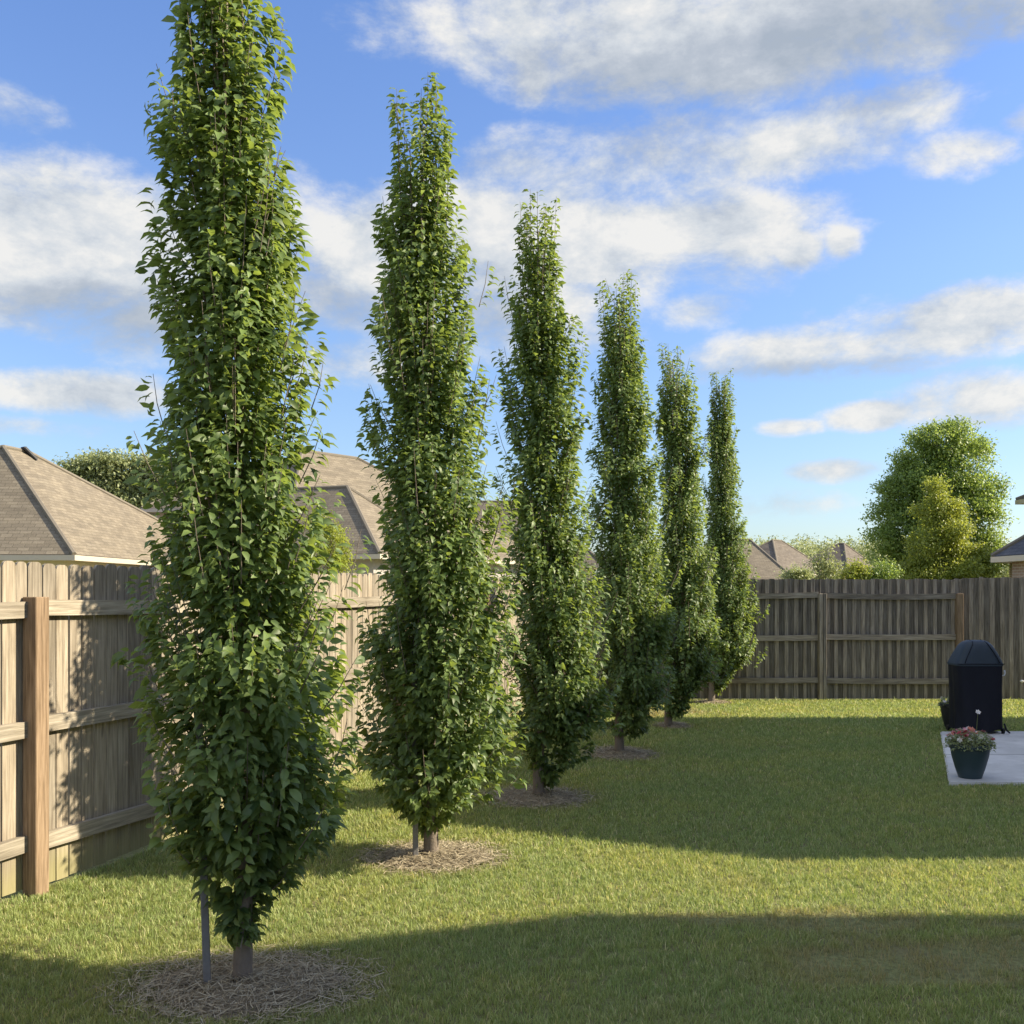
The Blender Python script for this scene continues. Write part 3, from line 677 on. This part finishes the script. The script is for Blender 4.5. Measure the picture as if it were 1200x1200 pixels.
obj('cover_skirt', bm, M['cover'], t, True)
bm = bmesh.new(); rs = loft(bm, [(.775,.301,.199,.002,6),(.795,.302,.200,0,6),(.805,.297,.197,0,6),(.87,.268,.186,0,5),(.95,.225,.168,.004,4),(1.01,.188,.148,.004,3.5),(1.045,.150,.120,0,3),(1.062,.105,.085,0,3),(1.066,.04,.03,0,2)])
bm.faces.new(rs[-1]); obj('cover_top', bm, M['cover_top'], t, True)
bm = bmesh.new()
for s in (-.10, .10): tube(bm, [(s*2.2,-.197,.81),(s*1.9,-.186,.875),(s*1.4,-.165,.955),(s,-.142,1.02),(s*.8,-.10,1.052),(s*.7,0,1.068)], [.005]*6, 6)
tube(bm, [(-.30,-.155,.80),(-.28,-.198,.80),(0,-.2035,.80),(.28,-.198,.80),(.30,-.155,.80)], [.005]*5, 6)
obj('seam', bm, M['cover'], t, True)
bm = bmesh.new(); tube(bm, [(.29,-.1,.66),(.325,-.1,.665),(.335,-.1,.69),(.325,-.1,.72)], [.008,.008,.012,.010], 8); obj('hook', bm, M['chrome'], t, True)
for sx in (-1,1):
    for sy in (-1,1):
        bm = bmesh.new(); bmesh.ops.create_cone(bm, cap_ends=True, segments=20, radius1=.032, radius2=.032, depth=.022, matrix=Matrix.Translation((sx*.285,sy*.15,.032))@Matrix.Rotation(R(90),4,'Y'))
        obj('caster', bm, M['rubber'], t)
bm = bmesh.new(); tube(bm, [(.28,-.19,.12),(.30,-.20,.05),(.345,-.205,.012)], [.012,.012,.009], 6); obj('tie_strap', bm, M['cover'], t, True)

# ------------------------------------------------------------------ flower pots
def flowermat(nm, c): return simple(nm, c, .6, .2, 30)
FM = [flowermat('red_petals',(.42,.05,.06)), flowermat('pink_petals',(.62,.26,.28)), flowermat('white_petals',(.75,.70,.66)), flowermat('coral_petals',(.60,.22,.15))]
def flower_bm(s, r):
    bm = bmesh.new()
    for ring, (k_, rad, lift) in enumerate(((6,1.,.25),(5,.6,.6))):
        for q in range(k_):
            a = q*6.283/k_+ring*.5+r.uniform(-.2,.2); c, sn_ = math.cos(a), math.sin(a); w = .42*s*rad
            pts = [(0,0,0),(c*.5*s*rad-sn_*w, sn_*.5*s*rad+c*w, lift*s*.45),(c*s*rad, sn_*s*rad, lift*s*.75),(c*.5*s*rad+sn_*w, sn_*.5*s*rad-c*w, lift*s*.45)]
            bm.faces.new([bm.verts.new(p) for p in pts])
    return bm
def flower_pot(loc, rim, h, matp, label, nfl, seed, fcols, spread=1.0, top=.14, tallwhite=False, nleaf=900):
    r = np.random.default_rng(seed); t = thing('flower_pot', label, 'flower pot', loc)
    bm = bmesh.new(); b = rim*.56
    lathe(bm, [(0.001,0),(b*.97,0),(b,.008),(b+(rim-b)*.35,h*.3),(b+(rim-b)*.72,h*.65),(rim*.93,h*.86),(rim*.925,h*.90)], 40)
    obj('pot_body', bm, matp, t, True)
    bm = bmesh.new(); lathe(bm, [(rim*.93,h*.855),(rim*.985,h*.86),(rim,h*.88),(rim,h*.985),(rim*.99,h),(rim*.93,h),(rim*.90,h*.97),(rim*.90,h*.84)], 40)
    obj('pot_rim', bm, matp, t, True)
    bm = bmesh.new(); lathe(bm, [(rim*.905,h*.90),(.001,h*.93)], 24); obj('soil', bm, M['soil'], t)
    n = nleaf; a = r.uniform(0,6.283,n); q = np.sqrt(r.uniform(0,1,n)); rr = rim*spread*q; z = h*.95+top*np.sqrt(np.clip(1-q**2*.85,0,1))*r.uniform(.05,1,n)-.03*(q>.9)
    out = np.stack([np.cos(a),np.sin(a),np.zeros(n)],1); pos = np.stack([rr*np.cos(a),rr*np.sin(a),z],1)
    me = leaves_mesh('foliage', pos, out+r.normal(0,.5,(n,3))+np.array([0,0,.1]), np.array([0,0,1.])+out*.4+r.normal(0,.4,(n,3)), r.uniform(.018,.036,n), np.clip(r.normal(.5,.2,n),0,1))
    f = obj('foliage', me, M['leaf_dull'], t)
    for j in range(nfl):
        a = r.uniform(0,6.283); q = math.sqrt(r.uniform(0,1)); z = h*.97+top*math.sqrt(max(0,1-q*q*.8))*r.uniform(.75,1.1)
        o = obj('flower', flower_bm(r.uniform(.020,.034), r), FM[fcols[j % len(fcols)]], f, loc=(rim*spread*q*math.cos(a), rim*spread*q*math.sin(a), z))
        o.rotation_euler = (r.normal(0,.5)+.5*(math.sin(a) < 0), r.normal(0,.5), r.uniform(0,6))
    if tallwhite:
        bm = bmesh.new(); tube(bm, [(.05,0,h),(.06,0,h+.15),(.065,-.01,h+.27)], [.003,.003,.002], 5); st = obj('stem', bm, M['leaf_dull'], t)
        o = obj('flower', flower_bm(.026, r), FM[2], st, loc=(.065,-.012,h+.275)); o.rotation_euler = (.9,0,0)
x, y = G(1144,914); 
d = CH*F/(914-HY)*(1-.03/CH)
flower_pot((px(1144,d), d+.12, .03), .175, .30, M['pot'], 'blue-green pot of pink, red and white flowers at the front edge of the patio', 48, 3, [0,1,2,1,3,2], 1.12, .13, True, 1300)
flower_pot((px(1118,12.32), 12.36, 0), .15, .31, M['pot_dark'], 'dark pot of small white flowers half hidden behind the covered grill', 12, 5, [2,2,1], 1.05, .09, False, 500)
bm = bmesh.new(); tube(bm, [(0,0,0),(0,-.03,0),(0,-.045,-.01)], [.02,.024,.012], 10)  # small white knob on the fence boards, gives no light
tag(obj('white_knob', bm, M['white'], loc=(px(1199,15.5), 15.56, .29), smooth=True), 'tiny white knob low against the boards at the right picture edge', 'garden light')

# ------------------------------------------------------------------ light, sky, camera
cam = bpy.data.cameras.new('camera'); co = bpy.data.objects.new('camera', cam); C.objects.link(co); S.camera = co
co.location = (0,0,CH); co.rotation_euler = (R(90),0,0); cam.lens = 36; cam.sensor_width = 36; cam.shift_y = (HY-600)/1200; cam.clip_end = 3000; cam.clip_start = .05
sd = bpy.data.lights.new('sun','SUN'); so = bpy.data.objects.new('sun', sd); C.objects.link(so)
sd.energy = 5.0; sd.angle = R(.55); sd.color = (1.0,.87,.66)
dv = Vector((math.cos(SUN_AZ)*math.cos(SUN_EL), math.sin(SUN_AZ)*math.cos(SUN_EL), math.sin(SUN_EL)))
so.rotation_euler = (-dv).to_track_quat('-Z','Y').to_euler()
W = bpy.data.worlds.new('World'); S.world = W; W.use_nodes = True; W.node_tree.nodes.clear(); k = N(W.node_tree)
out = k.n('ShaderNodeOutputWorld'); sky = k.n('ShaderNodeTexSky', sky_type='NISHITA'); sky.sun_disc = False
sky.sun_elevation = SUN_EL; sky.sun_rotation = R(90)-SUN_AZ; sky.air_density = 1.0; sky.dust_density = .6; sky.ozone_density = 2.2; sky.altitude = 100
bg = k.n('ShaderNodeBackground'); bg.inputs[1].default_value = .13
bgc = k.n('ShaderNodeBackground'); bgc.inputs[1].default_value = 1.0
mx = k.n('ShaderNodeMixShader')
g = k.n('ShaderNodeTexCoord').outputs['Generated']
s3 = k.n('ShaderNodeSeparateXYZ'); k.link(g, s3.inputs[0]); dx, dy, dz = s3.outputs
az = k.m('ARCTAN2', dx, dy); el = k.m('ARCSINE', dz)
warp = k.noise(g, 5.5, 5, .6)
wz = k.m('MULTIPLY', k.m('SUBTRACT', warp, .5), .10)
def blob(pxx, pyy, rx, ry, wt=1.):
    x, z = (pxx-600)/F, (HY-pyy)/F; a0 = math.atan2(x,1); e0 = math.asin(z/math.sqrt(1+x*x+z*z)); ra = rx/F*math.cos(a0)**2; re = ry/F*math.cos(a0)
    a = k.m('DIVIDE', k.m('SUBTRACT', k.m('ADD', az, wz), a0), ra); e = k.m('DIVIDE', k.m('SUBTRACT', el, e0), re)
    q = k.m('ADD', k.m('MULTIPLY', a, a), k.m('MULTIPLY', e, e))
    return k.m('MULTIPLY', k.m('SUBTRACT', 1., q), wt)
def union(bl, floor=-1.2):
    m_ = k.m('MAXIMUM', bl[0], floor)
    for b in bl[1:]: m_ = k.m('SMOOTH_MAX', m_, b, .35)
    return m_
CL = [(930,25,400,64,.95),(690,20,240,50,.9),(615,72,38,36,.8),(1045,130,100,26,.55),(940,172,120,28,.6),(765,185,130,34,.6),(640,205,110,32,.45),
      (600,285,310,75,.95),(760,275,190,50,1),(870,262,75,32,1),(925,288,32,26,.8),(790,222,60,16,.5),(450,300,150,75,.8),(60,285,240,88,1),(120,345,150,55,.55),(560,350,150,60,.7),
      (90,460,130,26,.9),(815,362,44,24,.55),(620,400,120,30,.4),(1120,378,210,40,.95),(960,412,160,30,.75),(1012,487,62,17,.9),(972,553,55,13,.7),(1160,470,110,30,.5),(1125,178,60,22,.6),(986,283,22,16,.6),
      (915,500,25,9,.5),(1195,140,30,14,.5),(15,128,40,16,.3),(400,425,120,22,.4),(30,500,70,8,.25),(890,590,60,9,.15)]
mask = union([blob(*c) for c in CL])
gv = k.vm('MULTIPLY', g, (1,1,1.75))
n1 = k.noise(gv, 9.5, 10, .64, .15)
gs = k.vm('ADD', gv, (.030,0,.045)); n2 = k.noise(gs, 9.5, 7, .64, .15)
gen = k.mapr(k.noise(gv, 2.2, 3), .40, .62, -.9, .9)
offview = k.mapr(dy, .55, .75, 1, 0)
mask2 = k.m('MAXIMUM', mask, k.m('SUBTRACT', gen, k.m('MULTIPLY', k.m('SUBTRACT', 1., offview), 3.)))
raw = k.m('ADD', k.m('MULTIPLY', mask2, .70), k.m('MULTIPLY', k.m('SUBTRACT', n1, .5), 2.6))
dens = k.mapr(raw, -.36, .56, 0, .96)
dens = k.m('MULTIPLY', dens, k.mapr(el, -.01, .04))
grey = union([blob(930,70,420,52,1),blob(140,375,170,34,.8),blob(420,370,180,30,.6),blob(960,440,160,14,.5)], -.6)
hl = k.m('MULTIPLY', k.m('SUBTRACT', n1, n2), 1.9)
lum = k.m('ADD', k.m('ADD', .74, hl), k.m('MULTIPLY', k.m('SUBTRACT', raw, .5), .10))
lum = k.m('SUBTRACT', lum, k.m('MULTIPLY', k.m('ADD', grey, .6), .42))
cc = k.ramp(lum, [(0,(.42,.48,.56)),(.35,(.52,.57,.64)),(.65,(.68,.72,.76)),(1,(.90,.89,.86))])
k.link(cc, bgc.inputs[0]); k.link(k.mapr(offview, 0, 1, .46, .70), bgc.inputs[1])  # clouds outside the view are made brighter as added fill light
k.link(k.mix(1., sky.outputs[0], k.ramp(el, [(0,(.50,.54,.60)),(.10,(.56,.59,.66)),(.30,(.64,.68,.80)),(.6,(.60,.70,.92))]), 'MULTIPLY'), bg.inputs[0]); k.link(dens, mx.inputs[0]); k.link(bg.outputs[0], mx.inputs[1]); k.link(bgc.outputs[0], mx.inputs[2]); k.link(mx.outputs[0], out.inputs[0])
vs = S.view_settings; vs.view_transform = 'Standard'; vs.look = 'None'; vs.exposure = 1.12; vs.gamma = 1; vs.use_curve_mapping = False
S.render.engine = 'CYCLES'; S.render.resolution_x = 1024; S.render.resolution_y = 1024
